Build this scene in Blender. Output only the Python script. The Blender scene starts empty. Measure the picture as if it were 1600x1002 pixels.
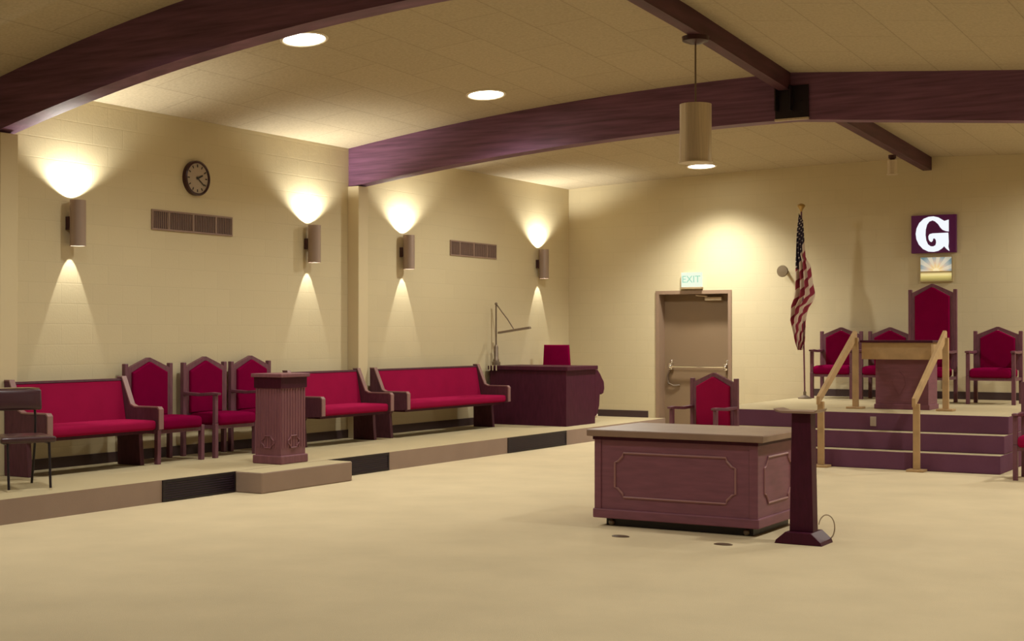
import bpy, bmesh, math, random
from mathutils import Vector, Matrix
random.seed(7)
S = bpy.context.scene
COL = S.collection
PI = math.pi

# ------------------------------------------------------------------ helpers
def tag(o, label=None, cat=None, group=None, kind=None):
    if label: o['label'] = label
    if cat: o['category'] = cat
    if group: o['group'] = group
    if kind: o['kind'] = kind
    return o

def empty(name, loc=(0, 0, 0), rz=0.0, label=None, cat=None, group=None):
    o = bpy.data.objects.new(name, None)
    o.empty_display_size = .1
    COL.objects.link(o)
    o.location = loc
    o.rotation_euler = (0, 0, rz)
    return tag(o, label, cat, group)

class MB:
    """collects shapes that become ONE mesh object"""
    def __init__(self):
        self.bm = bmesh.new()
    def _merge(self, b, mi=0):
        for f in b.faces: f.material_index = mi
        me = bpy.data.meshes.new('tmp'); b.to_mesh(me); b.free()
        self.bm.from_mesh(me); bpy.data.meshes.remove(me)
    def box(self, x0, y0, z0, x1, y1, z1, bev=0.0, seg=2, mi=0, mat=None):
        b = bmesh.new()
        bmesh.ops.create_cube(b, size=1)
        for v in b.verts:
            v.co = Vector(((x0 + x1) / 2 + v.co.x * (x1 - x0), (y0 + y1) / 2 + v.co.y * (y1 - y0), (z0 + z1) / 2 + v.co.z * (z1 - z0)))
        if bev > 0:
            bmesh.ops.bevel(b, geom=b.edges[:], offset=bev, segments=seg, profile=.5, affect='EDGES')
        if mat: bmesh.ops.transform(b, matrix=mat, verts=b.verts[:])
        self._merge(b, mi); return self
    def prism(self, pts, d0, d1, axis='y', bev=0.0, seg=2, mi=0):
        """polygon in the plane normal to axis, extruded d0..d1"""
        b = bmesh.new()
        def P(p, d):
            if axis == 'y': return (p[0], d, p[1])
            if axis == 'x': return (d, p[0], p[1])
            return (p[0], p[1], d)
        a = [b.verts.new(P(p, d0)) for p in pts]
        c = [b.verts.new(P(p, d1)) for p in pts]
        n = len(pts)
        f0 = b.faces.new(a); f1 = b.faces.new(c[::-1])
        for i in range(n):
            b.faces.new((a[i], c[i], c[(i + 1) % n], a[(i + 1) % n]))
        bmesh.ops.recalc_face_normals(b, faces=b.faces[:])
        if bev > 0:
            ed = [e for e in b.edges if (e.verts[0] in a and e.verts[1] in a) or (e.verts[0] in c and e.verts[1] in c)]
            bmesh.ops.bevel(b, geom=ed, offset=bev, segments=seg, profile=.5, affect='EDGES')
        bmesh.ops.triangulate(b, faces=[f for f in b.faces if len(f.verts) > 4])
        self._merge(b, mi); return self
    def lathe(self, prof, c=(0, 0, 0), n=24, axis='z', mi=0):
        b = bmesh.new(); rings = []
        for r, h in prof:
            ring = []
            for i in range(n):
                a = 2 * PI * i / n
                x, y = r * math.cos(a), r * math.sin(a)
                q = (x, y, h) if axis == 'z' else ((h, x, y) if axis == 'x' else (x, h, y))
                ring.append(b.verts.new((q[0] + c[0], q[1] + c[1], q[2] + c[2])))
            rings.append(ring)
        for k in range(len(rings) - 1):
            for i in range(n):
                b.faces.new((rings[k][i], rings[k][(i + 1) % n], rings[k + 1][(i + 1) % n], rings[k + 1][i]))
        if prof[0][0] > 0: b.faces.new(rings[0][::-1])
        if prof[-1][0] > 0: b.faces.new(rings[-1])
        bmesh.ops.remove_doubles(b, verts=b.verts[:], dist=1e-6)
        bmesh.ops.recalc_face_normals(b, faces=b.faces[:])
        self._merge(b, mi); return self
    def shell(self, r_out, r_in, z0, z1, c=(0, 0, 0), n=28):
        """open tube with real wall thickness, axis z"""
        b = bmesh.new()
        prof = [(r_out, z0), (r_out, z1), (r_in, z1), (r_in, z0)]
        rings = [[b.verts.new((r * math.cos(2 * PI * i / n) + c[0], r * math.sin(2 * PI * i / n) + c[1], h + c[2])) for i in range(n)] for r, h in prof]
        for k in range(4):
            A, B = rings[k], rings[(k + 1) % 4]
            for i in range(n):
                b.faces.new((A[i], A[(i + 1) % n], B[(i + 1) % n], B[i]))
        bmesh.ops.recalc_face_normals(b, faces=b.faces[:])
        self._merge(b); return self
    def tube(self, pts, r, n=8, closed=False, mi=0):
        b = bmesh.new()
        P = [Vector(p) for p in pts]; m = len(P); rings = []
        rr = r if isinstance(r, (list, tuple)) else [r] * m
        up0 = None
        for i in range(m):
            if closed: t = (P[(i + 1) % m] - P[i - 1])
            else: t = P[min(i + 1, m - 1)] - P[max(i - 1, 0)]
            t.normalize()
            if up0 is None:
                up0 = Vector((0, 0, 1)) if abs(t.z) < .9 else Vector((1, 0, 0))
            s = t.cross(up0)
            if s.length < 1e-5: s = t.cross(Vector((.3, 1, .2)))
            s.normalize(); u = s.cross(t); up0 = u
            rings.append([b.verts.new(P[i] + (s * math.cos(2 * PI * k / n) + u * math.sin(2 * PI * k / n)) * rr[i]) for k in range(n)])
        for i in range(m if closed else m - 1):
            A, B = rings[i], rings[(i + 1) % m]
            for k in range(n):
                b.faces.new((A[k], A[(k + 1) % n], B[(k + 1) % n], B[k]))
        if not closed:
            b.faces.new(rings[0][::-1]); b.faces.new(rings[-1])
        bmesh.ops.recalc_face_normals(b, faces=b.faces[:])
        self._merge(b, mi); return self
    def ball(self, c, r, mi=0):
        b = bmesh.new()
        bmesh.ops.create_uvsphere(b, u_segments=14, v_segments=9, radius=r)
        for v in b.verts: v.co += Vector(c)
        self._merge(b, mi); return self
    def cushion(self, x0, y0, z0, x1, y1, z1, puff=.015, n=10, bev=.02):
        """upholstered pad: rounded box with a softly crowned top (+z)"""
        b = bmesh.new()
        bmesh.ops.create_cube(b, size=1)
        for v in b.verts:
            v.co = Vector(((x0 + x1) / 2 + v.co.x * (x1 - x0), (y0 + y1) / 2 + v.co.y * (y1 - y0), (z0 + z1) / 2 + v.co.z * (z1 - z0)))
        bmesh.ops.bevel(b, geom=b.edges[:], offset=bev, segments=3, profile=.5, affect='EDGES')
        bmesh.ops.subdivide_edges(b, edges=[e for e in b.edges if e.calc_length() > .08], cuts=5, use_grid_fill=True)
        for v in b.verts:
            u = (v.co.x - x0) / (x1 - x0) * 2 - 1; w = (v.co.y - y0) / (y1 - y0) * 2 - 1
            k = max(0, 1 - u ** 4) * max(0, 1 - w ** 4)
            if v.co.z > (z0 + z1) / 2: v.co.z += puff * k
        self._merge(b); return self
    def xform(self, m):
        bmesh.ops.transform(self.bm, matrix=m, verts=self.bm.verts[:]); return self
    def build(self, name, mats, parent=None, smooth=False, auto=True):
        me = bpy.data.meshes.new(name)
        self.bm.to_mesh(me); self.bm.free()
        for m in (mats if isinstance(mats, (list, tuple)) else [mats]): me.materials.append(m)
        o = bpy.data.objects.new(name, me); COL.objects.link(o)
        if parent: o.parent = parent
        if smooth:
            me.polygons.foreach_set('use_smooth', [True] * len(me.polygons))
            try: me.set_sharp_from_angle(angle=math.radians(38))
            except Exception: pass
        me.update()
        return o

def dup(root, loc, rz, label, group=None):
    r = root.copy(); COL.objects.link(r); r.location = loc; r.rotation_euler = (0, 0, rz); r['label'] = label
    if group: r['group'] = group
    for ch in list(root.children):
        c = ch.copy(); COL.objects.link(c); c.parent = r
        for g in list(ch.children):
            d = g.copy(); COL.objects.link(d); d.parent = c
    return r

# ------------------------------------------------------------------ materials
def mat(name, col, rough=.6, metal=0.0, spec=.4, noise=0.0, nscale=8.0, stretch=(1, 1, 1), bump=0.0, bscale=60.0, sheen=0.0, emit=None, estr=0.0):
    m = bpy.data.materials.new(name); m.use_nodes = True
    nt = m.node_tree; b = nt.nodes['Principled BSDF']
    b.inputs['Base Color'].default_value = (*col, 1)
    b.inputs['Roughness'].default_value = rough
    b.inputs['Metallic'].default_value = metal
    b.inputs['Specular IOR Level'].default_value = spec
    if sheen: b.inputs['Sheen Weight'].default_value = sheen
    if emit:
        b.inputs['Emission Color'].default_value = (*emit, 1); b.inputs['Emission Strength'].default_value = estr
    tc = nt.nodes.new('ShaderNodeTexCoord')
    mp = nt.nodes.new('ShaderNodeMapping'); mp.inputs['Scale'].default_value = stretch
    nt.links.new(tc.outputs['Object'], mp.inputs['Vector'])
    if noise:
        n = nt.nodes.new('ShaderNodeTexNoise'); n.inputs['Scale'].default_value = nscale; n.inputs['Detail'].default_value = 5
        nt.links.new(mp.outputs['Vector'], n.inputs['Vector'])
        r = nt.nodes.new('ShaderNodeMapRange'); r.inputs['From Min'].default_value = .25; r.inputs['From Max'].default_value = .75
        r.inputs['To Min'].default_value = 1 - noise; r.inputs['To Max'].default_value = 1 + noise
        nt.links.new(n.outputs['Fac'], r.inputs['Value'])
        mx = nt.nodes.new('ShaderNodeVectorMath'); mx.operation = 'SCALE'; mx.inputs[0].default_value = col
        nt.links.new(r.outputs['Result'], mx.inputs['Scale'])
        nt.links.new(mx.outputs['Vector'], b.inputs['Base Color'])
    if bump:
        n2 = nt.nodes.new('ShaderNodeTexNoise'); n2.inputs['Scale'].default_value = bscale; n2.inputs['Detail'].default_value = 4
        nt.links.new(tc.outputs['Object'], n2.inputs['Vector'])
        bp = nt.nodes.new('ShaderNodeBump'); bp.inputs['Strength'].default_value = bump; bp.inputs['Distance'].default_value = .01
        nt.links.new(n2.outputs['Fac'], bp.inputs['Height'])
        nt.links.new(bp.outputs['Normal'], b.inputs['Normal'])
    return m

def block_mat(name, col, plane):
    """painted concrete block: running bond joints, 0.4 x 0.2 m"""
    m = mat(name, col, rough=.55, spec=.3)
    nt = m.node_tree; b = nt.nodes['Principled BSDF']
    tc = nt.nodes.new('ShaderNodeTexCoord'); sp = nt.nodes.new('ShaderNodeSeparateXYZ'); cb = nt.nodes.new('ShaderNodeCombineXYZ')
    nt.links.new(tc.outputs['Object'], sp.inputs[0])
    nt.links.new(sp.outputs['Y' if plane == 'x' else 'X'], cb.inputs['X']); nt.links.new(sp.outputs['Z'], cb.inputs['Y'])
    br = nt.nodes.new('ShaderNodeTexBrick')
    br.inputs['Scale'].default_value = 1.0
    br.inputs['Brick Width'].default_value = .4; br.inputs['Row Height'].default_value = .2
    br.inputs['Mortar Size'].default_value = .006; br.inputs['Mortar Smooth'].default_value = .6
    br.inputs['Color1'].default_value = (*col, 1); br.inputs['Color2'].default_value = (*[c * .97 for c in col], 1)
    br.inputs['Mortar'].default_value = (*[c * .95 for c in col], 1)
    nt.links.new(cb.outputs[0], br.inputs['Vector'])
    nt.links.new(br.outputs['Color'], b.inputs['Base Color'])
    bp = nt.nodes.new('ShaderNodeBump'); bp.invert = True
    bp.inputs['Strength'].default_value = .16; bp.inputs['Distance'].default_value = .005
    nt.links.new(br.outputs['Fac'], bp.inputs['Height'])
    n = nt.nodes.new('ShaderNodeTexNoise'); n.inputs['Scale'].default_value = 45
    nt.links.new(tc.outputs['Object'], n.inputs['Vector'])
    b2 = nt.nodes.new('ShaderNodeBump'); b2.inputs['Strength'].default_value = .12; b2.inputs['Distance'].default_value = .006
    nt.links.new(n.outputs['Fac'], b2.inputs['Height']); nt.links.new(bp.outputs['Normal'], b2.inputs['Normal'])
    nt.links.new(b2.outputs['Normal'], b.inputs['Normal'])
    return m

def tile_mat(name, col):
    m = mat(name, col, rough=.9, spec=.1)
    nt = m.node_tree; b = nt.nodes['Principled BSDF']
    tc = nt.nodes.new('ShaderNodeTexCoord'); sp = nt.nodes.new('ShaderNodeSeparateXYZ'); cb = nt.nodes.new('ShaderNodeCombineXYZ')
    nt.links.new(tc.outputs['Object'], sp.inputs[0])
    nt.links.new(sp.outputs['Y'], cb.inputs['X']); nt.links.new(sp.outputs['X'], cb.inputs['Y'])
    br = nt.nodes.new('ShaderNodeTexBrick'); br.offset = .5
    br.inputs['Scale'].default_value = 1.0
    br.inputs['Brick Width'].default_value = 1.22; br.inputs['Row Height'].default_value = .61
    br.inputs['Mortar Size'].default_value = .006; br.inputs['Mortar Smooth'].default_value = .3
    br.inputs['Color1'].default_value = (*col, 1); br.inputs['Color2'].default_value = (*[c * .95 for c in col], 1)
    br.inputs['Mortar'].default_value = (*[c * .74 for c in col], 1)
    nt.links.new(cb.outputs[0], br.inputs['Vector'])
    n = nt.nodes.new('ShaderNodeTexNoise'); n.inputs['Scale'].default_value = 38; n.inputs['Detail'].default_value = 3
    nt.links.new(tc.outputs['Object'], n.inputs['Vector'])
    r = nt.nodes.new('ShaderNodeMapRange'); r.inputs['From Min'].default_value = .3; r.inputs['From Max'].default_value = .7
    r.inputs['To Min'].default_value = .9; r.inputs['To Max'].default_value = 1.06
    nt.links.new(n.outputs['Fac'], r.inputs['Value'])
    mx = nt.nodes.new('ShaderNodeVectorMath'); mx.operation = 'SCALE'
    nt.links.new(br.outputs['Color'], mx.inputs[0]); nt.links.new(r.outputs['Result'], mx.inputs['Scale'])
    nt.links.new(mx.outputs['Vector'], b.inputs['Base Color'])
    return m

def emis(name, col, strength):
    m = bpy.data.materials.new(name); m.use_nodes = True
    nt = m.node_tree; nt.nodes.remove(nt.nodes['Principled BSDF'])
    e = nt.nodes.new('ShaderNodeEmission'); e.inputs['Color'].default_value = (*col, 1); e.inputs['Strength'].default_value = strength
    nt.links.new(e.outputs[0], nt.nodes['Material Output'].inputs[0])
    return m

WALLC = (.585, .495, .315)
M = dict(
    wall_x=block_mat('painted block side wall', WALLC, 'x'),
    wall_y=block_mat('painted block end wall', WALLC, 'y'),
    post_paint=mat('painted column', (.60, .50, .315), rough=.5),
    ceil=tile_mat('acoustic ceiling tile', (.475, .395, .270)),
    carpet=mat('tan carpet', (.60, .49, .315), rough=.95, spec=.1, noise=.07, nscale=1.6, bump=.5, bscale=240),
    riser=mat('platform riser carpet with shade in the colour', (.33, .24, .19), rough=.95, spec=.1, noise=.06, nscale=3, bump=.5, bscale=240),  # same carpet, darkened to paint in the weaker light on upright faces
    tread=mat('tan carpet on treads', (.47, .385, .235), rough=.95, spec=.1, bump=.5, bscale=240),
    beam=mat('stained glulam', (.155, .068, .118), rough=.55, noise=.4, nscale=3.0, stretch=(.5, 2, 9), spec=.3),
    ridge=mat('stained ridge timber', (.085, .030, .042), rough=.55, noise=.35, nscale=3.0, stretch=(6, .6, 6), spec=.3),
    wood=mat('walnut chair wood', (.14, .050, .070), rough=.45, noise=.2, nscale=10, stretch=(4, 4, 1)),
    wood_desk=mat('purple brown desk wood', (.19, .066, .095), rough=.5, noise=.15, nscale=5, stretch=(1, 1, 6)),
    wood_top=mat('desk top laminate', (.26, .165, .12), rough=.4, noise=.1, nscale=6),
    wood_pew=mat('dark pew wood', (.088, .028, .042), rough=.5, spec=.25, noise=.2, nscale=10, stretch=(4, 4, 1)),
    wood_lit_edge=mat('pew edge wood with light painted in', (.25, .135, .125), rough=.4, spec=.4),  # paler wood paints in the light caught by the pew edges
    wood_bead=mat('desk moulding wood', (.30, .14, .14), rough=.45),  # lighter than the desk, paints in the highlights along the beads
    disc=mat('dull brass disc', (.17, .12, .065), rough=.5),
    wood_dark=mat('dark mahogany', (.050, .005, .018), spec=.2, rough=.5, noise=.2, nscale=8, stretch=(5, 5, 1)),
    wood_ped=mat('pedestal wood', (.19, .072, .090), rough=.5, noise=.14, nscale=7, stretch=(5, 5, .7)),
    wood_org=mat('console mahogany', (.060, .011, .026), spec=.15, rough=.5, noise=.2, nscale=6, stretch=(4, 4, 1)),
    oak=mat('pale oak', (.42, .27, .13), rough=.5, noise=.16, nscale=8, stretch=(1, 1, 1)),
    red_pew=mat('crimson pew cloth', (.27, .006, .046), rough=.9, spec=.04, noise=.07, nscale=5, bump=.2, bscale=300),
    red=mat('deep red chair velvet', (.175, .001, .034), rough=.9, spec=.02, noise=.08, nscale=6, bump=.2, bscale=300),
    black=mat('black enamel', (.010, .005, .009), rough=.4),
    grille=mat('black grille', (.020, .006, .024), rough=.5),
    vinyl=mat('oxblood vinyl', (.045, .014, .02), rough=.28, spec=.6),
    alum=mat('brushed aluminium', (.62, .52, .38), rough=.42, metal=.55, noise=.12, nscale=14, stretch=(6, 6, .2)),
    bronze=mat('sconce bronze paint', (.34, .25, .20), rough=.4, metal=.3),
    steel=mat('lamp steel', (.20, .15, .11), rough=.4, metal=.5),
    chrome=mat('chrome', (.85, .82, .78), rough=.12, metal=1.0),
    door=mat('brown painted door', (.21, .14, .082), rough=.45),
    frame=mat('brown door frame', (.27, .18, .12), rough=.45),
    base=mat('vinyl base moulding', (.055, .03, .03), rough=.5),
    vent=mat('vent louvre', (.26, .17, .13), rough=.5),
    ventdark=mat('vent dark inside', (.07, .035, .035), rough=.8),
    clockface=mat('clock face', (.40, .32, .25), rough=.25),
    ink=mat('dark clock ink', (.02, .012, .01), rough=.5),
    clockrim=mat('clock rim', (.045, .014, .016), rough=.3),
    plate=mat('pale outlet plate', (.42, .33, .27), rough=.5),
    gold=mat('gold paint', (.42, .27, .09), rough=.35, metal=.7),
    frame_gold=mat('thin gilt picture frame', (.46, .36, .19), rough=.4, metal=.3),
    panel=mat('lit purple sign panel', (.05, .006, .03), rough=.4, emit=(.12, .006, .07), estr=.2),
    white=mat('white trim ring', (.7, .62, .48), rough=.5),
    spot=mat('dark flat floor oval', (.10, .06, .035), rough=.5),
    cord=mat('pale cord', (.40, .31, .22), rough=.5),
    lens=emis('lit lamp lens', (1, .93, .74), 12.0),
    letter=emis('lit white letter', (.90, .94, 1.0), .98),
    exitface=emis('lit exit face', (.92, 1.0, .78), .95),
    exitink=emis('pale green exit lettering', (.45, .84, .60), .85),
    exitbox=mat('exit sign housing', (.30, .22, .12), rough=.5),
)

# ------------------------------------------------------------------ the setting
RX, BY = 11.6, -23.0
RISE = [(0, .15), (5.6, .39), (8.4, .57), (11.1, .69), (14, .82), (24, .9)]
def rise(Y):
    d = -Y
    for (a, ra), (b, rb) in zip(RISE, RISE[1:]):
        if d <= b: return ra + (rb - ra) * (max(d, a) - a) / (b - a)
    return .9
def ceil(X, Y):
    s = 1 - (1 - X / 5.8) ** 2 if X <= 5.8 else 1 - (X - 5.8) * .21
    return 3.84 + rise(Y) * s

def struct(o): o['kind'] = 'structure'; return o

struct(MB().box(-.2, BY - .2, -.2, RX + .2, .5, 0).build('floor', M['carpet']))

b = bmesh.new()
xs = [5.8 * i / 16 for i in range(17)] + [5.8 + (RX - 5.8) * i / 8 for i in range(1, 9)]
ys = sorted(set([-RISE[i][0] for i in range(5)] + [-i * 1.0 for i in range(0, 24)]))
lo = [[b.verts.new((x, y, ceil(x, y))) for y in ys] for x in xs]
hi = [[b.verts.new((x, y, 5.6)) for y in ys] for x in xs]
for i in range(len(xs) - 1):
    for j in range(len(ys) - 1):
        b.faces.new((lo[i][j], lo[i][j + 1], lo[i + 1][j + 1], lo[i + 1][j]))
        b.faces.new((hi[i][j], hi[i + 1][j], hi[i + 1][j + 1], hi[i][j + 1]))
me = bpy.data.meshes.new('ceiling'); b.to_mesh(me); b.free(); me.materials.append(M['ceil'])
me.polygons.foreach_set('use_smooth', [True] * len(me.polygons))
o = bpy.data.objects.new('ceiling', me); COL.objects.link(o); struct(o)

struct(MB().box(-.25, BY - .2, -.2, 0, .5, 5.0).build('wall_left', M['wall_x']))
struct(MB().box(RX, BY - .2, -.2, RX + .25, .5, 5.0).build('wall_right', M['wall_x']))
struct(MB().box(0, BY - .25, -.2, RX, BY, 5.6).build('wall_back', M['wall_y']))
DX0, DX1, DZ = 1.545, 2.80, 2.175
w = MB()
w.box(0, 0, -.2, DX0, .4, 5.0); w.box(DX1, 0, -.2, RX, .4, 5.0); w.box(DX0, 0, DZ, DX1, .4, 5.0)
struct(w.build('wall_far', M['wall_y']))

# raised platform on the left with the carpeted bump-out
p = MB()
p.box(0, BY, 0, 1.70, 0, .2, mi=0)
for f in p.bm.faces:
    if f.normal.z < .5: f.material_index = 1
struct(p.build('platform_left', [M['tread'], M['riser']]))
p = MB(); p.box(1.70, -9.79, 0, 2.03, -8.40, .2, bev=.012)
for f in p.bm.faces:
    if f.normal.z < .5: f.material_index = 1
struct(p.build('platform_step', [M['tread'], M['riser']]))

# dais with three steps at the far wall
DL, DR = 4.08, 7.60
p = MB()
for k, (yf, z0, z1) in enumerate([(-4.37, 0, .2), (-4.16, .2, .4), (-3.93, .4, .6)]):
    p.box(DL, yf, z0, DR, -.0, z1, bev=.008)
for f in p.bm.faces:
    if f.normal.z < .5: f.material_index = 1
M['driser'] = mat('dais riser carpet with shade in the colour', (.155, .062, .11), rough=.95, spec=.1, noise=.08, nscale=4, bump=.5, bscale=240)  # shade of the camera-facing risers is put into this carpet colour
struct(p.build('dais', [M['tread'], M['driser']]))

struct(MB().box(0, -11.6, .2, .012, 0, .305).build('baseboard_left', M['base']))
struct(MB().box(.012, -.014, .2, 1.41, 0, .305).build('baseboard_far', M['base']))
struct(MB().box(DL, -.014, .6, DR, 0, .705).build('baseboard_dais', M['base']))

# columns on the left wall and the curved transverse beams
for Y in (-5.83, -11.26):
    struct(MB().box(0, Y, .2, .17, Y + .2, ceil(0, Y) - .48, bev=.006).build('column', M['post_paint']))
def beam(Y, half, depth=.485, lo=0.0, hi=RX):
    b_ = bmesh.new(); xs_ = [lo + (hi - lo) * i / 48 for i in range(49)]
    fr = []
    for x in xs_:
        t = ceil(x, Y) + .03; d = ceil(x, Y) - depth
        fr.append([b_.verts.new(q) for q in ((x, Y - half, t), (x, Y - half, d), (x, Y + half, d), (x, Y + half, t))])
    for A, B in zip(fr, fr[1:]):
        for k in range(4):
            b_.faces.new((A[k], A[(k + 1) % 4], B[(k + 1) % 4], B[k]))
    b_.faces.new(fr[0]); b_.faces.new(fr[-1][::-1])
    bmesh.ops.recalc_face_normals(b_, faces=b_.faces[:])
    m_ = MB(); m_._merge(b_)
    return struct(m_.build('ceiling_beam', M['beam']))
beam(-5.71, .105); beam(-11.14, .105)
# ridge timber (three runs between the beams and the end wall)
def ridge(y0, y1):
    b_ = bmesh.new(); n = 8; fr = []
    for i in range(n + 1):
        y = y0 + (y1 - y0) * i / n; t = ceil(5.8, y) + .02; d = ceil(5.8, y) - .185
        fr.append([b_.verts.new(q) for q in ((5.67, y, t - .01), (5.67, y, d), (5.79, y, d), (5.79, y, t))])
    for A, B in zip(fr, fr[1:]):
        for k in range(4): b_.faces.new((A[k], A[(k + 1) % 4], B[(k + 1) % 4], B[k]))
    b_.faces.new(fr[0]); b_.faces.new(fr[-1][::-1])
    bmesh.ops.recalc_face_normals(b_, faces=b_.faces[:])
    m_ = MB(); m_._merge(b_)
    return struct(m_.build('ridge_beam', M['ridge']))
ridge(-5.57, 0.0); ridge(-11.05, -5.80); ridge(-22.9, -11.23)
zc = ceil(5.8, -5.75)
t = empty('beam_hanger', (5.81, -5.815, zc - .5), label='black steel beam hanger where the ridge meets the far cross beam', cat='bracket')
m_ = MB(); m_.box(-.18, -.022, .02, .18, 0, .36); m_.box(-.16, -.10, .10, -.148, -.02, .36); m_.box(.0, -.10, .10, .012, -.02, .36)
m_.build('bracket_plate', M['black'], t)
MB().box(-.185, -.03, -.0, .185, .0, .022).build('bottom_flange', M['alum'], t)
for zz in (.08, .2):
    MB().lathe([(0.001, -.032), (.014, -.032), (.014, -.02)], c=(.10, 0, zz), n=8, axis='y').build('bolt', M['black'], t)

# door on the far wall
d = empty('door_1', (0, 0, 0)); struct(d)
f = MB(); fw = .055
f.box(DX0, -.02, 0, DX0 + fw, .24, DZ); f.box(DX1 - fw, -.02, 0, DX1, .24, DZ); f.box(DX0 + fw, -.02, DZ - fw, DX1 - fw, .24, DZ)
f.build('door_frame', M['frame'], d)
MB().box(DX0 + fw, .205, .01, DX1 - fw, .245, DZ - fw).build('door_panel', M['door'], d)
pb = MB().tube([(1.74, .12, 1.0), (2.64, .12, 1.0)], .016).build('panic_bar', M['chrome'], d, smooth=True)
for x in (1.73, 2.65):
    MB().box(x - .03, .11, .95, x + .03, .206, 1.05, bev=.01).ball((x, .105, 1.0), .03).ball((x + .015, .15, 1.085), .026).build('bar_bracket', M['chrome'], pb, smooth=True)
MB().tube([(1.70, .19, .95), (1.66, .17, .86), (1.68, .16, .74), (1.76, .17, .70), (1.86, .19, .71)], .014).build('door_pull', M['steel'], d, smooth=True)
m_ = MB(); m_.box(2.30, .13, 2.02, 2.58, .205, 2.075, bev=.008); m_.tube([(2.35, .12, 2.085), (2.2, .02, 2.10)], .01)
m_.build('door_closer', M['alum'], d)

# ------------------------------------------------------------------ lamps of the room
LW = (1.0, .985, .89)
def spot(name, loc, rot, power, size, blend, radius, parent=None, col=LW):
    l = bpy.data.lights.new(name, 'SPOT'); l.energy = power; l.color = col
    l.spot_size = math.radians(size); l.spot_blend = blend; l.shadow_soft_size = radius
    o = bpy.data.objects.new(name, l); COL.objects.link(o); o.location = loc; o.rotation_euler = rot
    if parent: o.parent = parent
    return o
P_DOWN, P_FAR, P_UP, P_DN, P_PEND = 280.0, 600.0, 100.0, 112.0, 90.0
def downlight(x, y, label, power, first=[None]):
    z = ceil(x, y)
    sl = (ceil(x + .02, y) - ceil(x - .02, y)) / .04; sy = (ceil(x, y + .02) - ceil(x, y - .02)) / .04
    nrm = Vector((-sl, -sy, 1)).normalized()
    if first[0] is None:
        t = empty('ceiling_light', label=label, cat='ceiling light', group='round recessed ceiling lights')
        MB().lathe([(.225, .004), (.225, -.012), (.205, -.020), (.195, -.014), (.19, .004)], n=40).build('trim_ring', M['white'], t, smooth=True)
        MB().lathe([(.193, .006), (.193, -.010), (.0001, -.012)], n=40).build('lens', M['lens'], t, smooth=True)
        first[0] = t
    else:
        t = dup(first[0], (0, 0, 0), 0, label)
    t.location = (x, y, z)
    t.rotation_euler = Vector((0, 0, 1)).rotation_difference(nrm).to_euler()
    sp_ = spot('ceiling_light_lamp', (x, y, z - .06), (0, 0, 0), power, *((122, 1.0) if y > -1 else (150, .9)), .16)
    return t
GAIN = {(-3.80, 0): 1.0, (-15.6, 0): .75, (-15.6, 1): .7, (-.87, 1): 1.1, (-3.8, 1): .8, (-12.65, 1): .75, (-9.70, 1): .75, (-6.74, 1): .8}
VIS = {(-.87, 0): 'round ceiling light nearest the far wall, seen just under the hanging lamp',
       (-6.74, 0): 'round ceiling light on the tiles nearer the far cross beam, left of the hanging lamp',
       (-9.70, 0): 'round ceiling light just under the near cross beam at upper left'}
for i, y in enumerate((-.87, -3.80, -6.74, -9.70, -12.65, -15.6)):
    for s, x in enumerate((2.62, 8.98)):
        k = (y, s)
        if k in VIS:
            downlight({-.87: 2.68, -6.74: 2.61, -9.70: 2.455}[y], y, VIS[k], P_FAR if y == -.87 else P_DOWN)
        else:
            # lamps of the same grid that the photograph does not show
            spot('ceiling_light_lamp', (x, y, ceil(x, y) - .06), (0, 0, 0), P_DOWN * GAIN.get((y, s), 1.0), *((172, .6) if y > -4 else (150, .9)), .10)

# wall sconces
def make_sconce(label):
    t = empty('wall_sconce', label=label, cat='wall lamp', group='up and down wall sconces')
    MB().shell(.077, .070, -.225, .225).build('cylinder_shade', M['bronze'], t, smooth=True)
    MB().lathe([(.0695, -.015), (.0695, .16)], n=24).build('inner_baffle', M['black'], t)
    MB().box(-.115, -.055, -.065, -.06, .055, .065, bev=.004).build('wall_bracket', M['clockrim'], t)
    return t
SC = [(-10.295, 'cylinder wall sconce nearest the camera, left of the clock'), (-6.635, 'cylinder wall sconce just left of the column, right of the clock'),
      (-4.655, 'cylinder wall sconce just right of the column'), (-1.02, 'cylinder wall sconce nearest the far corner of the room')]
s0 = None
for y, lab in SC:
    t = make_sconce(lab) if s0 is None else dup(s0, (0, 0, 0), 0, lab)
    s0 = s0 or t
    t.location = (.115, y, 2.59)
    spot('sconce_up_lamp', (.115, y, 2.59 + .225 - .034), (PI, 0, 0), P_UP, 130, .6, .02)
    spot('sconce_down_lamp', (.115, y, 2.59 - .015), (0, 0, 0), P_DN, 44, .3, .012)

# pendants under the ridge
def pendant(y, z1, z0, r, x, label, ztop, canopy=True):
    t = empty('pendant_lamp', (x, y, z0), label=label, cat='hanging lamp')
    h = z1 - z0
    MB().shell(r, r - .006, 0.0, h, n=40).build('cylinder_shade', M['alum'], t, smooth=True)
    m_ = MB()
    m_.lathe([(r - .006, h - .01), (.02, h), (.0001, h)], n=40); m_.build('top_cap', M['alum'], t, smooth=True)
    MB().lathe([(r + .012, 0), (r + .012, .012), (r - .004, .014)], n=40).build('bottom_rim', M['alum'], t, smooth=True)
    MB().lathe([(r - .01, .05), (.0001, .051)], n=32).build('lens', M['lens'], t)
    if ztop - z1 > .05:
        MB().tube([(0, 0, h - .005), (0, 0, ztop - z0 - .02)], .009).build('rod', M['steel'], t, smooth=True)
    MB().lathe([(.0001, ztop - z0 - .07), (.05 * r / .14, ztop - z0 - .06), (.115 * r / .14, ztop - z0 - .035), (.12 * r / .14, ztop - z0 + .006), (.0001, ztop - z0 + .006)], n=28).build('canopy', M['clockrim'], t, smooth=True)
    return t
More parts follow.
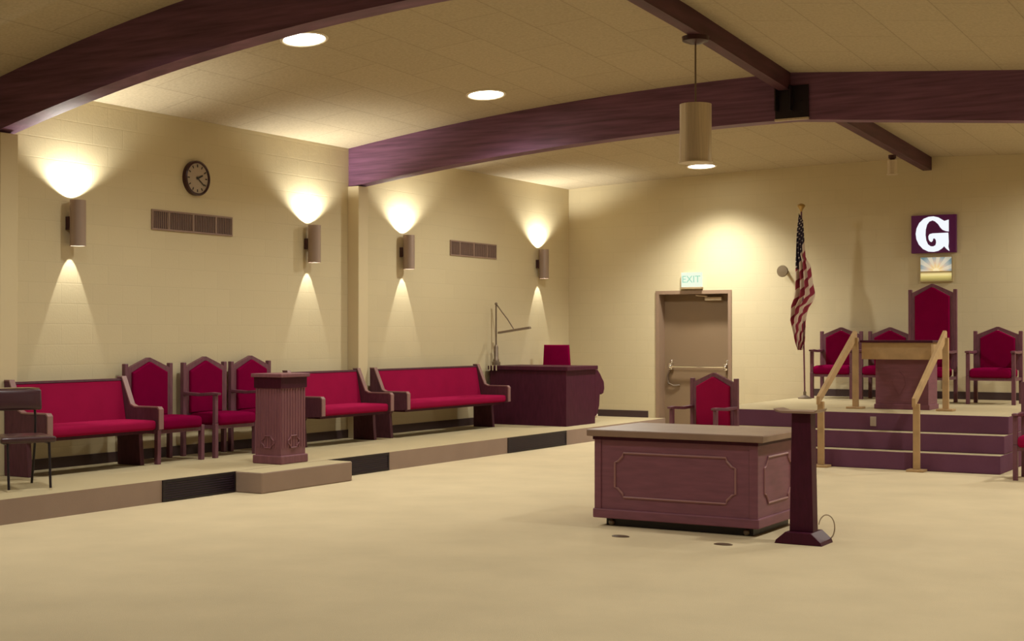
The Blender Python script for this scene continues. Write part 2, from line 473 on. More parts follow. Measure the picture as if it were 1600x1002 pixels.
pendant(-8.1, 3.594, 3.06, .145, 5.70, 'brushed aluminium cylinder lamp hanging from the ridge beam on a thin rod', ceil(5.8, -8.1) - .185)
spot('pendant_lamp_light', (5.70, -8.1, 3.10), (0, 0, 0), P_PEND, 100, .5, .1)
pendant(-1.45, 3.80, 3.61, .062, 5.64, 'small cylinder lamp under the far end of the ridge beam', ceil(5.8, -1.45) - .19)

# ------------------------------------------------------------------ left wall things
def make_vent(label):
    t = empty('wall_vent', label=label, cat='vent', group='louvred wall vents')
    MB().box(0, -.60, -.105, .004, .60, .105).build('backing', M['ventdark'], t)
    f = MB(); e = .018
    f.box(0, -.62, .09, .016, .62, .09 + e); f.box(0, -.62, -.09 - e, .016, .62, -.09); f.box(0, -.62, -.09, .016, -.62 + e, .09); f.box(0, .62 - e, -.09, .016, .62, .09)
    for y in (-.37, 0.0, .36): f.box(.002, y - .012, -.09, .014, y + .012, .09)
    f.build('vent_frame', M['vent'], t)
    l = MB(); n = 44
    for i in range(n):
        y = -.60 + 1.2 * (i + .5) / n
        l.box(.003, y - .004, -.09, .012, y + .004, .09)
    l.build('louvres', M['vent'], t)
    return t
v0 = make_vent('long louvred wall vent below the round clock')
v0.location = (0, -8.585, 2.71)
dup(v0, (0, -2.88, 2.715), 0, 'louvred wall vent between the two sconces right of the column')

t = empty('wall_clock', (0, -8.555, 3.20), label='round dark rimmed wall clock above the long vent', cat='clock')
m_ = MB(); m_.lathe([(.19, 0), (.19, .05), (.175, .06), (.165, .05), (.165, 0)], axis='x', n=40); m_.build('clock_rim', M['clockrim'], t, smooth=True)
cf = MB().lathe([(.166, .0), (.166, .038), (.0001, .04)], axis='x', n=40).build('clock_face', M['clockface'], t)
for k in range(12):
    tk = MB()
    a = 2 * PI * k / 12; c_, s_ = math.sin(a), math.cos(a)
    L = .03
    tk.box(.040, -.006, -L / 2, .0425, .006, L / 2, mat=Matrix.Translation((0, c_ * .135, s_ * .135)) @ Matrix.Rotation(-a, 4, 'X'))
    tk.build('hour_mark', M['ink'], cf)
def hand(name, a, L, w):
    MB().box(.043, -w, -.02, .046, w, L).xform(Matrix.Rotation(-a, 4, 'X')).build(name, M['ink'], t)
hand('hour_hand', math.radians(66), .085, .008); hand('minute_hand', math.radians(126), .125, .006)
MB().lathe([(.014, .042), (.014, .05), (.0001, .05)], axis='x', n=12).build('hub', M['ink'], t)

# black heating grilles in the platform front
def grille(y0, y1, label):
    t = empty('floor_grille', (1.70, (y0 + y1) / 2, 0), label=label, cat='grille', group='black grilles in the platform front')
    h = (y1 - y0) / 2
    f = MB(); f.box(0, -h, .005, .012, h, .025); f.box(0, -h, .175, .012, h, .197); f.box(0, -h, .025, .012, -h + .02, .175); f.box(0, h - .02, .025, .012, h, .175)
    f.build('grille_frame', M['black'], t)
    MB().box(0, -h + .02, .025, .003, h - .02, .175).build('backing', M['black'], t)
    l = MB(); n = 7
    for i in range(n):
        z = .035 + .13 * i / (n - 1); l.box(.003, -h + .02, z - .004, .010, h - .02, z + .004)
    l.build('bars', M['grille'], t)
grille(-10.75, -9.80, 'long black grille in the platform front left of the carpeted step')
grille(-8.39, -7.31, 'black grille in the platform front right of the carpeted step')
grille(-4.76, -3.22, 'black grille in the platform front before the far console desk')

# ------------------------------------------------------------------ pews
def pew(y0, y1, label):
    L = y1 - y0
    t = empty('church_pew', (.12, (y0 + y1) / 2, .2), label=label, cat='pew', group='red upholstered pews along the left wall')
    h = L / 2
    prof = [(.07, 0), (.39, 0), (.385, .06), (.365, .30), (.40, .345), (.62, .355), (.635, .37), (.635, .555), (.615, .575), (.30, .575), (.245, .60), (.125, .87), (.06, .87), (.065, .45)]
    for s in (-1, 1):
        a, b_ = (s * h, s * (h - .055)) if s > 0 else (-h, -h + .055)
        ep = MB().prism(prof, min(a, b_), max(a, b_), 'y', bev=.006).build('end_panel', M['wood_pew'], t)
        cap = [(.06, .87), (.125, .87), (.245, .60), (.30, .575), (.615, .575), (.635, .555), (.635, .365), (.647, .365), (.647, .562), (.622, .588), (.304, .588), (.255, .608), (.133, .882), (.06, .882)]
        MB().prism(cap, min(a, b_) - .002, max(a, b_) + .002, 'y').build('lit_edge_strip', M['wood_lit_edge'], ep)  # added strip, its pale colour stands in for light on the edge
    MB().cushion(.17, -h + .055, .36, .615, h - .055, .455, puff=.012, bev=.03).build('seat', M['red_pew'], t, smooth=True)
    MB().box(.16, -h + .055, .33, .57, h - .055, .362).build('seat_board', M['wood_dark'], t)
    MB().prism([(.135, .40), (.205, .40), (.125, .835), (.08, .84)], -h + .055, h - .055, 'y', bev=.012).build('back_cushion', M['red_pew'], t)
    MB().prism([(.07, .36), (.132, .36), (.078, .84), (.128, .84), (.125, .86), (.062, .86)], -h + .055, h - .055, 'y').build('back_board', M['wood_pew'], t)
    return t
pew(-11.22, -9.79, 'red pew at the left end, beside the dark vinyl chair')
pew(-7.30, -5.905, 'short red pew partly hidden by the square pedestal, left of the column')
pew(-5.61, -3.12, 'longest red pew, right of the column beside the console desk')

# ------------------------------------------------------------------ gothic arm chairs
def gothic(name, W, post, apex, shoulder, label, group, seat_z=.455, depth=.50, arm_z=.69, arms=(-1, 1), cloth='red'):
    t = empty(name, label=label, cat='chair', group=group)
    hw = W / 2; pw = .048; hd = depth / 2
    for s in (-1, 1):
        MB().box(s * hw - (pw if s > 0 else 0), hd - pw, 0, s * hw + (0 if s > 0 else pw), hd, post, bev=.006).build('back_post', M['wood'], t)
        m_ = MB(); xf = s * (hw - .003)
        m_.box(xf - (pw if s > 0 else 0), -hd, 0, xf + (0 if s > 0 else pw), -hd + pw, seat_z - .09, bev=.004)
        m_.build('leg', M['wood'], t)
        if s not in arms: continue
        xa = xf - (pw if s > 0 else 0)
        MB().box(xa, -hd + .004, seat_z - .09, xa + pw, -hd + pw - .004, arm_z - .03, bev=.006).build('arm_support', M['wood'], t)
        ar = MB(); ar.prism([(-hd - .03, arm_z - .028), (-hd - .035, arm_z - .005), (-hd + .06, arm_z), (0, arm_z - .012), (hd - pw, arm_z - .002), (hd - pw, arm_z - .035), (0, arm_z - .045)], xa - .004, xa + pw + .004, 'x', bev=.005)
        ar.build('armrest', M['wood'], t)
    iw = hw - pw
    def arch(w, z0, sh, ap): return [(-w, z0), (w, z0), (w, sh), (w * .5, sh + (ap - sh) * .53), (0.012, ap), (-0.012, ap), (-w * .5, sh + (ap - sh) * .53), (-w, sh)]
    # back frame: arch-headed wooden surround with its opening
    z0 = seat_z - .02
    out = arch(iw, z0, shoulder, apex); inn = arch(iw - .04, z0 + .02, shoulder - .045, apex - .042)
    b_ = bmesh.new(); ya, yb = hd - .046, hd - .006
    vo = [[b_.verts.new((p[0], y, p[1])) for p in out] for y in (ya, yb)]; vi = [[b_.verts.new((p[0], y, p[1])) for p in inn] for y in (ya, yb)]
    n = len(out)
    for i in range(n):
        j = (i + 1) % n
        b_.faces.new((vo[0][i], vo[0][j], vi[0][j], vi[0][i])); b_.faces.new((vo[1][i], vi[1][i], vi[1][j], vo[1][j]))
        b_.faces.new((vo[0][i], vo[1][i], vo[1][j], vo[0][j])); b_.faces.new((vi[0][i], vi[0][j], vi[1][j], vi[1][i]))
    bmesh.ops.recalc_face_normals(b_, faces=b_.faces[:])
    m_ = MB(); m_._merge(b_); m_.build('back_frame', M['wood'], t)
    MB().prism(arch(iw - .042, z0 + .022, shoulder - .047, apex - .045), hd - .072, hd - .012, 'y', bev=.018, seg=3).build('back_cushion', M[cloth], t)
    MB().cushion(-hw + .05, -hd - .025, seat_z - .115, hw - .05, hd - .075, seat_z, puff=.018, bev=.034).build('seat', M[cloth], t, smooth=True)
    m_ = MB(); m_.box(-hw + pw, -hd + .006, seat_z - .15, hw - pw, -hd + .036, seat_z - .113); m_.box(-hw + pw, hd - .04, seat_z - .15, hw - pw, hd - .01, seat_z - .113)
    for s in (-1, 1): m_.box(s * (hw - .025) - .015, -hd + pw, seat_z - .15, s * (hw - .025) + .015, hd - pw, seat_z - .113)
    m_.build('seat_rail', M['wood'], t)
    return t
LG = 'pointed back red chairs on the left platform'
c = gothic('gothic_chair', .675, 1.0, 1.06, .955, 'armless pointed back red chair against the left wall, touching the leftmost pew', LG, arms=())
c.location = (.34, -9.357, .2); c.rotation_euler = (0, 0, PI / 2)
c = gothic('gothic_armchair', .675, 1.0, 1.06, .955, 'middle one of the three pointed back red chairs along the left wall', LG, arms=(-1,))
c.location = (.34, -8.527, .2); c.rotation_euler = (0, 0, PI / 2)
dup(c, (.34, -7.785, .2), PI / 2, 'pointed back red armchair half hidden behind the square pedestal')
DG = 'pointed back red chairs on the dais'
d0 = gothic('gothic_armchair', .62, .945, 1.0, .90, 'pointed back red armchair on the dais beside the flag pole', DG)
d0.location = (4.585, -.52, .6); d0.rotation_euler = (0, 0, 0)
dup(d0, (5.285, -.52, .6), 0, 'red armchair on the dais mostly hidden behind the lectern, left of the tall throne')
dup(d0, (6.865, -1.12, .6), 0, 'pointed back red armchair on the dais right of the tall throne')
fl = gothic('gothic_armchair', .62, 1.0, 1.062, .955, 'red pointed back armchair on the floor behind the panelled desk, before the door', 'pointed back red chairs on the open floor', cloth='red_pew')  # brighter pew cloth stands in for the pendant's light on the floor chairs
fl.location = (4.55, -5.20, 0); fl.rotation_euler = (0, 0, -.14)
dup(fl, (8.14, -4.66, 0), 0, 'red armchair cut off by the right edge, on the floor beside the dais steps')
th = gothic('throne_chair', .64, 1.50, 1.575, 1.455, 'tall high backed red throne under the lit letter sign', None, depth=.56)
th.location = (6.04, -1.22, .6)

# dark vinyl chair at the left edge
t = empty('stacking_chair', (1.122, -11.815, .2), math.radians(-27), label='dark vinyl and black metal stacking chair at the left edge', cat='chair')
R = .011
for s in (-1, 1):
    y = s * .168
    MB().tube([(.32, y, 0), (.285, y, .25), (.265, y, .395)], R).build('leg', M['black'], t, smooth=True)
    MB().tube([(-.33, y, 0), (-.255, y, .25), (-.215, y, .395), (-.205, y, .55), (-.245, y * .98, .80)], R).build('leg', M['black'], t, smooth=True)
    MB().tube([(.27, y, .392), (-.215, y, .392)], R).build('side_rail', M['black'], t, smooth=True)
    MB().lathe([(.014, 0), (.014, .02), (.0001, .02)], c=(.32, y, 0), n=10).build('foot_cap', M['chrome'], t)
MB().cushion(-.205, -.225, .395, .29, .225, .445, puff=.012, bev=.018).build('seat', M['vinyl'], t, smooth=True)
bk = MB(); bk.cushion(-.22, -.09, -.02, .22, .09, .02, puff=.012, bev=.016)
bk.xform(Matrix.Translation((-.215, 0, .735)) @ Matrix.Rotation(math.radians(80), 4, 'Y') @ Matrix.Rotation(PI / 2, 4, 'Z'))
bk.build('backrest', M['vinyl'], t, smooth=True)
m_ = MB(); m_.tube([(-.25, -.21, .825), (-.25, -.12, .832), (-.25, .12, .832), (-.25, .21, .825)], .010); m_.build('top_rail', M['chrome'], t, smooth=True)

# ------------------------------------------------------------------ panel moulding helper
def mould(mb, w, h, notch, r, conv):
    """rectangle outline with cut-in corners, as a bead"""
    n = notch
    P = [(-w + n, h), (w - n, h), (w - n * .9, h - n * .35), (w - n * .35, h - n * .9), (w, h - n), (w, -h + n), (w - n * .35, -h + n * .9), (w - n * .9, -h + n * .35),
         (w - n, -h), (-w + n, -h), (-w + n * .9, -h + n * .35), (-w + n * .35, -h + n * .9), (-w, -h + n), (-w, h - n), (-w + n * .35, h - n * .9), (-w + n * .9, h - n * .35)]
    mb.tube([conv(*p) for p in P], r, n=6, closed=True)

# altar desk
AX0, AX1, AY0, AY1 = 5.70, 7.04, -10.08, -9.22
t = empty('panelled_desk', ((AX0 + AX1) / 2, (AY0 + AY1) / 2, 0), label='large panelled brown desk standing in the middle of the carpet', cat='desk')
hx, hy = (AX1 - AX0) / 2, (AY1 - AY0) / 2
MB().box(-hx + .07, -hy + .05, 0, hx - .05, hy - .05, .065).build('plinth', M['black'], t)
bd = MB().box(-hx, -hy, .065, hx, hy, .70).build('body', M['wood_desk'], t)
m_ = MB()
m_.box(-hx - .018, -hy - .018, .062, hx + .018, hy + .018, .135, bev=.008); m_.build('base_moulding', M['wood_desk'], bd)
m_ = MB(); m_.box(-hx - .006, -hy - .010, .135, -hx + .05, -hy + .01, .70, bev=.003); m_.build('corner_stile', M['wood_desk'], bd)
m_ = MB(); m_.box(hx - .06, -hy - .010, .135, hx + .008, -hy + .01, .70, bev=.003); m_.build('corner_stile', M['wood_desk'], bd)
m_ = MB(); mould(m_, .50, .172, .075, .009, lambda a, z: (a - .0, -hy - .003, z + .405)); m_.build('front_moulding', M['wood_bead'], bd)
m_ = MB(); mould(m_, .29, .172, .075, .009, lambda a, z: (hx + .003, a, z + .405)); m_.build('side_moulding', M['wood_bead'], bd)
MB().box(-hx - .015, -hy - .02, .675, hx + .015, hy + .02, .702).build('cornice', M['wood_dark'], t)
MB().box(-hx - .055, -hy - .055, .702, hx + .065, hy + .06, .755, bev=.008).build('desk_top', M['wood_top'], t)
for x, y in ((-hx + .12, -hy + .07), (hx - .10, -hy + .07)):
    MB().ball((x, y - .03, .026), .024).build('caster', M['steel'], t, smooth=True)

# narrow wooden stand beside the desk
t = empty('wooden_stand', (7.415, -10.14, 0), label='slim dark wooden stand with flared foot, right of the panelled desk', cat='stand')
m_ = MB(); m_.prism([(-.175, 0), (.175, 0), (.165, .025), (.095, .085), (-.095, .085), (-.165, .025)], -.13, .13, 'y', bev=.004); m_.build('foot', M['wood_dark'], t)
MB().prism([(-.088, .085), (.088, .085), (.070, .935), (-.070, .935)], -.055, .055, 'y', bev=.004).build('column', M['wood_dark'], t)
m_ = MB(); m_.prism([(-.19, .965), (-.17, .945), (-.12, .935), (.10, .935), (.13, .945), (.14, .965), (.11, .95), (-.14, .95)], -.11, .11, 'y'); m_.build('tray', M['wood_top'], t)
cd = MB(); cp = []
for i in range(33):
    q = i / 32; ang = PI * (.95 - 1.5 * q)
    cp.append((7.565 + .055 * math.cos(ang) - .02 * q, -10.09 + .10 * q, .115 + .085 * math.sin(ang) * (1 if ang > 0 else 1.15)))
cd.tube(cp, .0045)
o = tag(cd.build('power_cord', M['cord'], None, smooth=True), 'thin pale cord curling from the foot of the slim stand', 'cord')

for x, y, lab in ((6.15, -10.55, 'flat dark oval on the carpet before the left half of the panelled desk'), (6.955, -10.53, 'flat dark oval on the carpet below the right front corner of the panelled desk')):
    m_ = MB(); m_.lathe([(.07, 0), (.07, .004), (.055, .008), (.0001, .008)], n=20)  # low dark oval lying on the carpet
    o = m_.build('floor_oval', M['spot'], None, smooth=True); o.location = (x, y, 0); o.scale = (1.0, .62, 1)
    tag(o, lab, 'outlet cover', 'flat dark floor ovals')

# square pedestal on the platform step
PX, PY = 1.478, -8.87
t = empty('pedestal', (PX, PY, .2), label='square fluted wooden pedestal on the platform before the armchairs', cat='pedestal')
a = .165; a2 = .19
MB().box(-a - .022, -a2 - .022, 0, a + .022, a2 + .022, .085, bev=.01).build('base', M['wood_ped'], t)
bd = MB().box(-a, -a2, .085, a, a2, .76).build('body', M['wood_ped'], t)
fl_ = MB()
for i in range(9):
    x = -a + .02 + (2 * a - .04) * i / 8; fl_.box(x - .006, -a2 - .006, .16, x + .006, -a2 + .002, .755)
    y = -a2 + .02 + (2 * a2 - .04) * i / 8; fl_.box(a - .002, y - .006, .16, a + .006, y + .006, .755)
fl_.build('fluting', M['wood_ped'], bd)
m_ = MB(); mould(m_, .085, .06, .045, .007, lambda q, z: (q, -a2 - .006, z + .22)); m_.build('carved_moulding', M['wood_ped'], bd)
m_ = MB(); mould(m_, .09, .06, .045, .007, lambda q, z: (a + .006, q, z + .22)); m_.build('carved_moulding', M['wood_ped'], bd)
MB().box(-a - .012, -a2 - .012, .76, a + .012, a2 + .012, .868).build('frieze', M['wood_dark'], t)
MB().box(-a - .035, -a2 - .035, .868, a + .035, a2 + .035, .905, bev=.006).build('top', M['wood_ped'], t)

# console desk in the far left corner
t = empty('console_desk', (.72, -2.12, .2), label='dark mahogany console desk at the far end of the left platform', cat='desk')
MB().box(-.63, -.45, 0, .63, .43, .785).build('body', M['wood_org'], t)
MB().box(-.655, -.475, .785, .665, .46, .845, bev=.008).build('desk_top', M['wood_org'], t)
MB().prism([(.43, .785), (.52, .78), (.60, .72), (.655, .66), (.72, .60), (.735, .50), (.70, .43), (.635, .415), (.60, .44), (.585, .40), (.57, .26), (.50, .12), (.43, .1)], .53, .63, 'x', bev=.008).build('scroll_bracket', M['wood_org'], t)
m_ = MB(); m_.ball((.60, .50, .115), .036); m_.build('caster', M['white'], t, smooth=True)
# desk chair behind it
t = empty('desk_chair', (.455, -1.32, .2), math.radians(14), label='plain square backed red chair behind the console desk', cat='chair')
m_ = MB(); m_.prism([(-.225, .60), (.225, .60), (.19, 1.14), (-.20, 1.14)], .15, .235, 'y', bev=.02, seg=3); m_.build('backrest', M['red'], t, smooth=True)
MB().cushion(-.23, -.25, .40, .23, .20, .48).build('seat', M['red'], t, smooth=True)
for s in (-1, 1):
    MB().box(s * .17 - .02, .17, .45, s * .17 + .02, .21, .66).build('back_upright', M['wood_dark'], t)
    for y in (-.2, .17):
        MB().box(s * .2 - .02, y - .02, 0, s * .2 + .02, y + .02, .41).build('leg', M['wood_dark'], t)

# swing arm lamp clamped to the console desk
t = empty('swing_arm_lamp', (.115, -2.44, 1.046), label='swing arm desk lamp with a long bar shade, left on the console desk', cat='desk lamp')
MB().lathe([(.06, 0), (.06, .05), (.045, .06), (.045, .085), (.034, .10), (.032, .27), (.014, .30)], n=18).build('base', M['steel'], t, smooth=True)
MB().tube([(0, 0, .15), (0, 0, .90)], .012).ball((0, 0, .90), .022).build('pole', M['steel'], t, smooth=True)
MB().tube([(0, 0, .90), (.10, .0, .78), (.19, .0, .68), (.27, 0, .57), (.295, 0, .535)], .009).build('arm', M['steel'], t, smooth=True)
m_ = MB(); m_.prism([(-.035, -.0), (.035, 0), (.022, .03), (-.022, .03)], -.27, .27, 'x', bev=.004)
m_.xform(Matrix.Translation((.31, 0, .50)) @ Matrix.Rotation(math.radians(-8), 4, 'Y'))
m_.build('lamp_shade', M['steel'], t)
m_ = MB()
for x in (.0, .05, .11): m_.box(x - .012, -.175, -.07, x + .012, -.160, .01, bev=.004)
m_.build('clamp', M['chrome'], t)

# ------------------------------------------------------------------ dais furniture
t = empty('lectern', (6.17, -2.86, .6), label='wide lectern with pale board front and dark body on the dais', cat='lectern')
MB().box(-.285, -.22, 0, .345, .20, .60).build('body', M['wood_desk'], t)
MB().box(-.30, -.235, 0, .36, .215, .06, bev=.005).build('base', M['wood_desk'], t)
MB().prism([(-.30, .60), (-.30, .80), (.26, .80), (.26, .60)], -.43, .40, 'x').build('apron', M['oak'], t)
MB().box(-.45, -.315, .80, .42, .28, .828, bev=.004).build('desk_top', M['wood_dark'], t)
m_ = MB(); m_.prism([(0, .16), (.075, .30), (.055, .40), (0, .46), (-.055, .40), (-.075, .30)], -.225, -.218, 'y', bev=.002); m_.build('carved_shield', M['wood_desk'], t)

def rail(x, label):
    t = empty('handrail', (x, -3.72, 0), label=label, cat='handrail', group='oak handrails on the dais steps')
    MB().box(-.095, -.84, 0, .095, -.67, .025, bev=.004).build('base_plate', M['oak'], t)
    MB().box(-.035, -.775, .025, .035, -.725, .74, bev=.004).build('post', M['oak'], t)
    MB().box(-.095, .47, .60, .095, .64, .625, bev=.004).build('base_plate', M['oak'], t)
    MB().box(-.035, .53, .625, .035, .58, 1.46, bev=.004).build('post', M['oak'], t)
    m_ = MB(); dy, dz = 1.36, .80
    m_.prism([(-.80, .705), (-.80, .80), (.58, 1.545), (.62, 1.53), (.62, 1.44)], -.038, .002, 'x', bev=.004)
    m_.build('rail_board', M['oak'], t)
    return t
rail(5.665, 'oak handrail on the left side of the dais steps')
rail(6.74, 'oak handrail on the right side of the dais steps')

# outlets
m_ = MB(); m_.box(-.035, -.010, -.055, .035, 0, .055, bev=.004); m_.box(-.012, -.013, -.03, .012, -.009, -.01); m_.box(-.012, -.013, .01, .012, -.009, .03)
o = m_.build('wall_outlet', M['plate']); o.location = (6.105, -3.931, .50); tag(o, 'pale outlet plate on the top riser of the dais', 'outlet')
m_ = MB(); m_.box(-.04, -.010, -.06, .04, 0, .06, bev=.004); m_.lathe([(.016, -.014), (.016, -.01)], axis='y', n=12)
o = m_.build('wall_outlet', M['exitbox']); o.location = (5.95, 0, .80); tag(o, 'outlet plate low on the far wall beside the throne', 'outlet')

# lit letter sign
t = empty('letter_sign', (5.828, 0, 2.905), label='lit square sign with a white letter G on the far wall', cat='sign')
MB().box(-.31, -.06, -.265, .31, 0, .265, bev=.006).build('sign_panel', M['panel'], t)
G = [(605,175),(605,305),(575,300),(540,285),(515,260),(490,220),(455,188),(425,176),(390,188),(365,220),(350,275),(347,335),(355,395),(375,440),(405,462),(435,465),(460,452),(468,425),(465,395),(450,375),(432,378),(428,400),(415,415),(398,408),(385,385),(382,350),(395,328),(430,320),(600,318),(605,420),(600,470),(612,520),(585,500),(555,465),(530,490),(490,515),(440,525),(380,520),(320,490),(275,440),(248,380),(240,320),(250,260),(280,200),(330,155),(385,135),(440,132),(490,145),(530,170),(560,188)]
pts = [((x - 436) / 7.16 / 112.5, -(y - 326) / 7.16 / 110.5) for x, y in G]
MB().prism(pts, -.078, -.06, 'y').build('letter', M['letter'], t)

# sunrise picture
def sun_mat():
    m = bpy.data.materials.new('sunrise picture'); m.use_nodes = True
    nt = m.node_tree; b_ = nt.nodes['Principled BSDF']; b_.inputs['Roughness'].default_value = .4
    tc = nt.nodes.new('ShaderNodeTexCoord'); sp = nt.nodes.new('ShaderNodeSeparateXYZ'); nt.links.new(tc.outputs['Object'], sp.inputs[0])
    def math_(op, a, b2=None, c2=None):
        n = nt.nodes.new('ShaderNodeMath'); n.operation = op
        for i, v in enumerate((a, b2, c2)):
            if v is None: continue
            if isinstance(v, (int, float)): n.inputs[i].default_value = v
            else: nt.links.new(v, n.inputs[i])
        return n.outputs[0]
    def ramp(fac, stops):
        r = nt.nodes.new('ShaderNodeValToRGB'); nt.links.new(fac, r.inputs[0]); e = r.color_ramp.elements
        e[0].position, e[0].color = stops[0][0], (*stops[0][1], 1); e[1].position, e[1].color = stops[1][0], (*stops[1][1], 1)
        for p_, c_ in stops[2:]: x_ = e.new(p_); x_.color = (*c_, 1)
        return r.outputs[0]
    def mix(f, a, b2):
        n = nt.nodes.new('ShaderNodeMix'); n.data_type = 'RGBA'
        for sock, v in ((n.inputs[0], f), (n.inputs[6], a), (n.inputs[7], b2)):
            if isinstance(v, tuple): sock.default_value = (*v, 1)
            elif isinstance(v, (int, float)): sock.default_value = v
            else: nt.links.new(v, sock)
        return n.outputs[2]
    x, z = sp.outputs['X'], math_('ADD', sp.outputs['Z'], .03)
    ang = math_('ARCTAN2', x, z); rays = math_('GREATER_THAN', math_('SINE', math_('MULTIPLY', ang, 11.0)), 0.0)
    rad = math_('SQRT', math_('ADD', math_('MULTIPLY', x, x), math_('MULTIPLY', z, z)))
    sky = ramp(math_('MULTIPLY', rad, 4.0), [(0.0, (1.0, .80, .40)), (.28, (.85, .62, .30)), (.5, (.62, .55, .45)), (.75, (.40, .46, .47)), (1.0, (.16, .28, .34))])
    sky2 = mix(math_('MULTIPLY', rays, .45), sky, (.95, .86, .66))
    ground = ramp(math_('MULTIPLY_ADD', z, 8.0, 1.0), [(0.0, (.30, .25, .08)), (.35, (.62, .55, .20)), (.65, (.95, .83, .40)), (.9, (.25, .17, .06))])
    is_g = math_('LESS_THAN', z, 0.0); sun = math_('LESS_THAN', rad, .045)
    c1 = mix(is_g, mix(sun, sky2, (1.0, .90, .55)), ground)
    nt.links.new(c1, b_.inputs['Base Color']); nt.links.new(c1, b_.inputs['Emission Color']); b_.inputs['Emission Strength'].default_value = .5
    return m
t = empty('sunrise_picture', (5.855, 0, 2.415), label='small lit picture of a sunrise hanging under the letter sign', cat='picture')
MB().box(-.215, -.03, -.165, .215, -.006, .165).build('picture', sun_mat(), t)
f = MB(); e = .014
f.box(-.23, -.04, .165, .23, 0, .165 + e); f.box(-.23, -.05, -.165 - e, .23, 0, -.165); f.box(-.23, -.04, -.165, -.215, 0, .165); f.box(.215, -.04, -.165, .23, 0, .165)
f.build('picture_frame', M['frame_gold'], t)

# exit sign
t = empty('exit_sign', (2.16, 0, 2.33), label='small lit exit sign above the door', cat='sign')
MB().box(-.175, -.07, -.135, .175, 0, -.105, bev=.003).build('sign_base', M['exitbox'], t)
MB().box(-.165, -.06, -.105, .165, -.0, .12, bev=.004).build('sign_face', M['exitface'], t)
cu = bpy.data.curves.new('exit_text', 'FONT'); cu.body = 'EXIT'; cu.size = .15; cu.align_x = 'CENTER'; cu.align_y = 'CENTER'; cu.extrude = .001
tmp = bpy.data.objects.new('tmp_text', cu); COL.objects.link(tmp)
dg = bpy.context.evaluated_depsgraph_get(); me = bpy.data.meshes.new_from_object(tmp.evaluated_get(dg))
bpy.data.objects.remove(tmp); me.materials.clear(); me.materials.append(M['exitink'])
o = bpy.data.objects.new('lettering', me); COL.objects.link(o); o.parent = t; o.location = (0, -.0615, .01); o.rotation_euler = (PI / 2, 0, 0)

# round bell on a stalk
t = empty('wall_bell', (3.665, 0, 2.43), label='small round disc on a short stalk on the far wall left of the flag', cat='bell')
MB().lathe([(.03, 0), (.03, -.02), (.02, -.03), (.02, -.16)], axis='y', n=16).build('stalk', M['door'], t, smooth=True)
MB().lathe([(.02, -.15), (.075, -.165), (.088, -.18), (.08, -.195), (.0001, -.20)], axis='y', n=28).build('disc', M['disc'], t, smooth=True)

# flag on its pole
def flag_mat():
    m = bpy.data.materials.new('flag cloth'); m.use_nodes = True
    nt = m.node_tree; b_ = nt.nodes['Principled BSDF']; b_.inputs['Roughness'].default_value = .8
    uv = nt.nodes.new('ShaderNodeUVMap'); uv.uv_map = 'UVMap'
    sp = nt.nodes.new('ShaderNodeSeparateXYZ'); nt.links.new(uv.outputs[0], sp.inputs[0])
    def math_(op, a, b2=None):
        n = nt.nodes.new('ShaderNodeMath'); n.operation = op
        for i, v in enumerate((a, b2)):
            if v is None: continue
            if isinstance(v, (int, float)): n.inputs[i].default_value = v
            else: nt.links.new(v, n.inputs[i])
        return n.outputs[0]
    def mix(f, a, b2):
        n = nt.nodes.new('ShaderNodeMix'); n.data_type = 'RGBA'
        for sock, v in ((n.inputs[0], f), (n.inputs[6], a), (n.inputs[7], b2)):
            if isinstance(v, tuple): sock.default_value = (*v, 1)
            else: nt.links.new(v, sock)
        return n.outputs[2]
    u, v = sp.outputs['X'], sp.outputs['Y']
    st = math_('LESS_THAN', math_('FRACT', math_('MULTIPLY', v, 6.5)), .5)
    stripes = mix(st, (.55, .42, .33), (.22, .012, .035))
    fu = math_('SUBTRACT', math_('FRACT', math_('MULTIPLY', u, 27)), .5); fv = math_('SUBTRACT', math_('FRACT', math_('MULTIPLY', v, 21)), .5)
    star = math_('LESS_THAN', math_('ADD', math_('MULTIPLY', fu, fu), math_('MULTIPLY', fv, fv)), .045)
    canton = mix(star, (.018, .008, .022), (.5, .42, .36))
    isc = math_('MULTIPLY', math_('LESS_THAN', u, .40), math_('GREATER_THAN', v, .4615))
    nt.links.new(mix(isc, stripes, canton), b_.inputs['Base Color'])
    return m
FX, FY = 4.262, -.94
t = empty('flag_stand', (FX, FY, .6), label='tall pole with a draped striped flag standing at the left end of the dais', cat='flag')
MB().lathe([(.095, 0), (.095, .015), (.05, .035), (.02, .05), (.02, .10)], n=24).build('base', M['steel'], t, smooth=True)
MB().tube([(0, 0, .05), (-.045, 0, 2.63)], .0125).build('pole', M['wood'], t, smooth=True)
MB().lathe([(.012, 2.62), (.022, 2.65), (.058, 2.70), (.05, 2.72), (.02, 2.735), (.0001, 2.74)], c=(-.047, 0, 0), n=16).build('finial', M['gold'], t, smooth=True)
b_ = bmesh.new(); uvl = b_.loops.layers.uv.new('UVMap'); NU, NV = 40, 46; grid = []
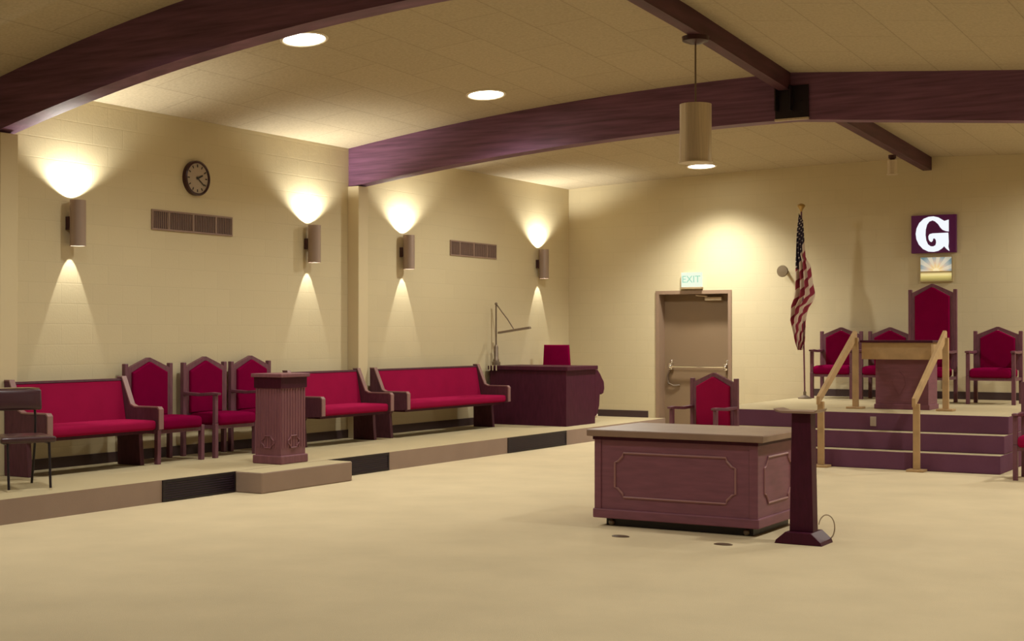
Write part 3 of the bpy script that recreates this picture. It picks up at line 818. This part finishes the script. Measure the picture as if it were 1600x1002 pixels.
# outline of the hanging cloth read from top to bottom: (drop, left, right) metres about the pole
PR = [(0, -.035, .02), (.25, -.065, .035), (.55, -.075, .055), (.66, -.085, .12), (.95, -.085, .16), (1.10, -.095, .19), (1.18, -.11, .17), (1.30, -.155, .09), (1.50, -.17, .05), (1.66, -.13, .05), (1.80, -.10, .04), (1.92, -.055, .0)]
def prof(d):
    for (a, l0, r0), (b2, l1, r1) in zip(PR, PR[1:]):
        if d <= b2:
            k = (d - a) / (b2 - a); return l0 + (l1 - l0) * k, r0 + (r1 - r0) * k
    return PR[-1][1:]
for j in range(NV + 1):
    d_ = 1.92 * j / NV; l_, r_ = prof(d_); row = []
    for i in range(NU + 1):
        s = i / NU
        amp = .012 + .05 * min(1, d_ / 1.0)
        y = -.02 + amp * math.sin(s * 4.2 * 2 * PI + d_ * 1.2) * (.6 + .4 * math.sin(3 * s + 2 * d_))
        x = l_ + (r_ - l_) * (s + .05 * math.sin(s * 4.2 * 2 * PI * 1.0 + .8))
        vtx = b_.verts.new((x - .04, y, 2.60 - d_ - .10 * s * (1 - j / NV)))
        row.append((vtx, (d_ / 1.92, 1.0 - .36 * s - 1.15 * d_ / 1.92)))
    grid.append(row)
for j in range(NV):
    for i in range(NU):
        q = [grid[j][i], grid[j][i + 1], grid[j + 1][i + 1], grid[j + 1][i]]
        f_ = b_.faces.new([k[0] for k in q])
        for lp, k in zip(f_.loops, q): lp[uvl].uv = k[1]
me = bpy.data.meshes.new('flag'); b_.to_mesh(me); b_.free(); me.materials.append(flag_mat())
me.polygons.foreach_set('use_smooth', [True] * len(me.polygons))
o = bpy.data.objects.new('flag', me); COL.objects.link(o); o.parent = t
sm = o.modifiers.new('thick', 'SOLIDIFY'); sm.thickness = .003

# ------------------------------------------------------------------ camera, world, view
cam = bpy.data.cameras.new('camera'); co = bpy.data.objects.new('camera', cam); COL.objects.link(co)
co.location = (10.78, -19.9, 1.5)
co.rotation_euler = (PI / 2 + .0099, 0, .5370)
cam.sensor_width = 36; cam.lens = 2189.3 / 1600 * 36
S.camera = co
wd = bpy.data.worlds.new('world'); S.world = wd; wd.use_nodes = True
wd.node_tree.nodes['Background'].inputs[0].default_value = (.5, .42, .3, 1); wd.node_tree.nodes['Background'].inputs[1].default_value = .02
S.view_settings.view_transform = 'Standard'; S.view_settings.look = 'None'; S.view_settings.gamma = 1
S.view_settings.use_curve_mapping = False
S.view_settings.exposure = 0.05
S.cycles.use_denoising = True
S.cycles.max_bounces = 8
S.cycles.diffuse_bounces = 5
S.cycles.sample_clamp_indirect = 6
